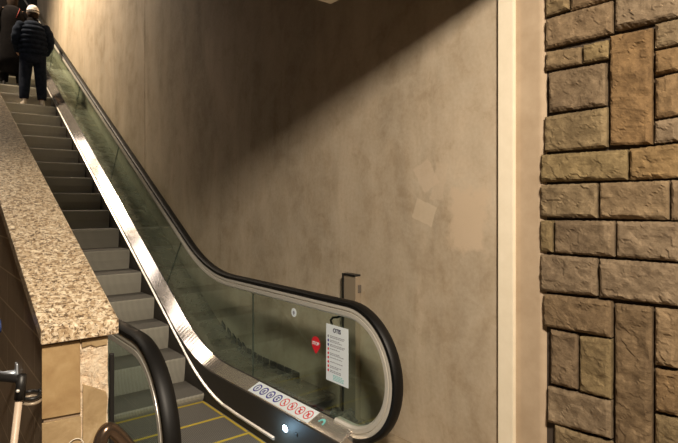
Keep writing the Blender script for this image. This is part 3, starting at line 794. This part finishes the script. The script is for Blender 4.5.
def person(name, loc, yaw, label, coat, trousers, style):
    t = empty(name, loc, label, 'person'); t.rotation_euler = (0, 0, yaw)
    hd = 1.53
    J = {'pelvis': ((0, 0, .88), (.15, .11)), 'belly': ((0, 0, 1.02), (.135, .10)), 'chest': ((0, .01, 1.22), (.165, .11)), 'neck0': ((0, .01, 1.36), (.075, .07)),
         'neck': ((0, .025, 1.43), (.052, .052)), 'jaw': ((0, .045, 1.49), (.062, .07)), 'head': ((0, .04, 1.56), (.075, .088)), 'crown': ((0, .035, 1.625), (.055, .065))}
    E = [('pelvis', 'belly'), ('belly', 'chest'), ('chest', 'neck0'), ('neck0', 'neck'), ('neck', 'jaw'), ('jaw', 'head'), ('head', 'crown')]
    for s, n_ in ((-1, 'l'), (1, 'r')):
        fwd = .05 if (s > 0) else -.02
        J.update({n_+'sh': ((s*.17, .0, 1.33), .06), n_+'el': ((s*.235, -.01, 1.07), .045), n_+'wr': ((s*.205, .17, .93), .030), n_+'pa': ((s*.205, .235, .925), (.018, .038)),
                  n_+'hip': ((s*.09, 0, .82), .088), n_+'kn': ((s*.11, .03, .46), .058), n_+'an': ((s*.125, -.01, .085), .040), n_+'to': ((s*.14, .13, .03), (.034, .025))})
        E += [('chest', n_+'sh'), (n_+'sh', n_+'el'), (n_+'el', n_+'wr'), (n_+'wr', n_+'pa'), ('pelvis', n_+'hip'), (n_+'hip', n_+'kn'), (n_+'kn', n_+'an'), (n_+'an', n_+'to')]
        for f, (ox, l_) in enumerate(((-.024, .060), (-.008, .072), (.008, .068), (.022, .052))):
            J[n_+'f%d' % f] = ((s*.205+ox*.4, .25+l_*.6, .925-ox*1.0-.0), .0095); J[n_+'g%d' % f] = ((s*.198+ox*.3, .25+l_, .905-ox), .008)
            E += [(n_+'pa', n_+'f%d' % f), (n_+'f%d' % f, n_+'g%d' % f)]
        J[n_+'t0'] = ((s*.185, .235, .955), .010); E.append((n_+'pa', n_+'t0'))
    body = bake(skin_body('body', J, E, M['skin'], t, 'pelvis'))
    face_bits(t, 0, .04, 1.56)
    ellipsoid('nose', (0, .135, 1.545), (.012, .018, .022), M['skin'], t, seg=10)
    ellipsoid('mouth', (0, .120, 1.50), (.024, .008, .007), M['red'], t, seg=10)
    for s in (-1, 1): ellipsoid('eye', (s*.030, .118, 1.573), (.012, .008, .008), M['ink'], t, seg=10)
    hips = [(z, 0, 0, rx, ry) for z, rx, ry in ((.70, .165, .12), (.78, .178, .130), (.88, .178, .135), (.97, .165, .125))]
    if style == 'puffer':
        for s in (-1, 1):
            sleeve('trouser_leg', [(s*.085, 0, .90), (s*.10, .01, .68), (s*.115, .025, .46), (s*.125, .0, .25), (s*.13, .0, .11)], (.108, .068), trousers, t)
        lathe_cloth('trouser_seat', hips, trousers, t)
        rings = []
        nb = 7
        for k in range(57):
            u = k/56; z = .84+u*.56
            rx = .205+.03*math.sin(math.pi*min(1, u*1.15))-(.09*max(0, (u-.72)/.28)**1.6); ry = .150+.025*math.sin(math.pi*u)-(.05*max(0, (u-.72)/.28)**1.6)
            pf = .90+.10*abs(math.sin(math.pi*nb*u)); rings.append((z, 0, .0, rx*pf, ry*pf))
        lathe_cloth('puffer_jacket', rings, coat, t)
        for s in (-1, 1): sleeve('jacket_sleeve', [(s*.150, .0, 1.335), (s*.215, -.02, 1.22), (s*.240, -.01, 1.07), (s*.215, .09, .98), (s*.195, .165, .935)], (.082, .058), coat, t, puffs=6)
        lathe_cloth('collar', [(1.35, 0, .015, .10, .095), (1.40, 0, .02, .092, .09), (1.46, 0, .03, .082, .085), (1.47, 0, .03, .07, .07)], M['black_coat'], t)
        ellipsoid('hair', (0, .025, 1.525), (.087, .095, .085), M['hair'], t)
        # ribbed beanie
        bm = bmesh.new(); seg = 40; rr = []
        for z, r_ in ((1.555, .094), (1.560, .099), (1.590, .100), (1.597, .096), (1.62, .093), (1.65, .082), (1.675, .060), (1.69, .030), (1.694, .004)):
            rr.append([bm.verts.new((r_*.93*(1+.02*(k % 2))*math.cos(2*math.pi*k/seg), .032+r_*1.08*(1+.02*(k % 2))*math.sin(2*math.pi*k/seg), z-.10*(r_)*math.sin(2*math.pi*k/seg)*-.4)) for k in range(seg)])
        for a, b in zip(rr, rr[1:]):
            for k in range(seg): bm.faces.new((a[k], a[(k+1) % seg], b[(k+1) % seg], b[k]))
        bm.faces.new(rr[0][::-1]); bm.faces.new(rr[-1]); h_ = link('knit_hat', bm, M['knit_white'], t, smooth=True)
        lathe_cloth('hat_band', [(1.572, 0, .032, .0945, .109), (1.576, 0, .032, .0965, .111), (1.584, 0, .032, .0965, .111), (1.588, 0, .032, .0945, .109)], M['hair'], t)
    else:
        for s in (-1, 1): sleeve('trouser_leg', [(s*.085, 0, .80), (s*.10, .02, .5), (s*.12, 0, .25), (s*.125, .0, .07)], (.10, .062), trousers, t)
        rings = [(.22, 0, 0, .215, .17), (.50, 0, 0, .215, .165), (.75, 0, 0, .212, .158), (.98, 0, 0, .195, .142), (1.15, 0, 0, .212, .148), (1.28, 0, 0, .205, .14), (1.36, 0, 0, .15, .115), (1.41, 0, .01, .09, .085)]
        lathe_cloth('long_coat', rings, coat, t)
        for s in (-1, 1): sleeve('coat_sleeve', [(s*.165, .0, 1.335), (s*.235, -.01, 1.20), (s*.26, 0, 1.07), (s*.24, .09, .98), (s*.215, .165, .935)], (.080, .052), coat, t)
        ellipsoid('hair', (0, .02, 1.55), (.092, .105, .115), M['hair'], t, lambda d: 1+.04*noise.noise(d*6))
        lathe_cloth('hair_back', [(1.36, 0, -.035, .06, .03), (1.42, 0, -.03, .075, .045), (1.5, 0, -.02, .085, .06), (1.55, 0, 0, .08, .07)], M['hair'], t)
    for s in (-1, 1):
        lathe_cloth('shoe', [(0, s*.138, .055, .044, .135), (.02, s*.138, .055, .046, .138), (.045, s*.137, .05, .043, .128), (.075, s*.133, .01, .038, .075), (.10, s*.13, -.01, .036, .05)], M['shoe'] if style == 'puffer' else M['black'], t)
    return t
def step_at(y):
    k = math.floor((y-4.15)/DP); return 4.15+DP*k, zN(4.15+DP*k+.06)
def standing(x, y, *a):
    y0, z = step_at(y); return person('person', (x, y0+.17, z+.003), *a)
p1 = standing(1.60, 10.08, math.radians(-4), 'person seen from behind in navy puffer jacket, dark trousers and white knit hat', M['navy_puffer'], M['dark_denim'], 'puffer')
p2 = standing(1.40, 10.85, math.radians(3), 'person in long black coat standing just above the one in the white hat', M['black_coat'], M['black_coat'], 'coat')
p3 = standing(1.33, 11.95, math.radians(0), 'person in dark clothes farthest up the escalator at the left edge', M['black_coat'], M['black_coat'], 'coat')
# red strap on the second person
bm = bmesh.new(); tube(bm, [(.03, -.145, 1.18), (.07, -.135, 1.28), (.10, -.085, 1.37), (.095, .0, 1.40)], .005, 6)
link('red_strap', bm, mat('dark_red_strap', (.22, .015, .012), .7), p2, smooth=True)
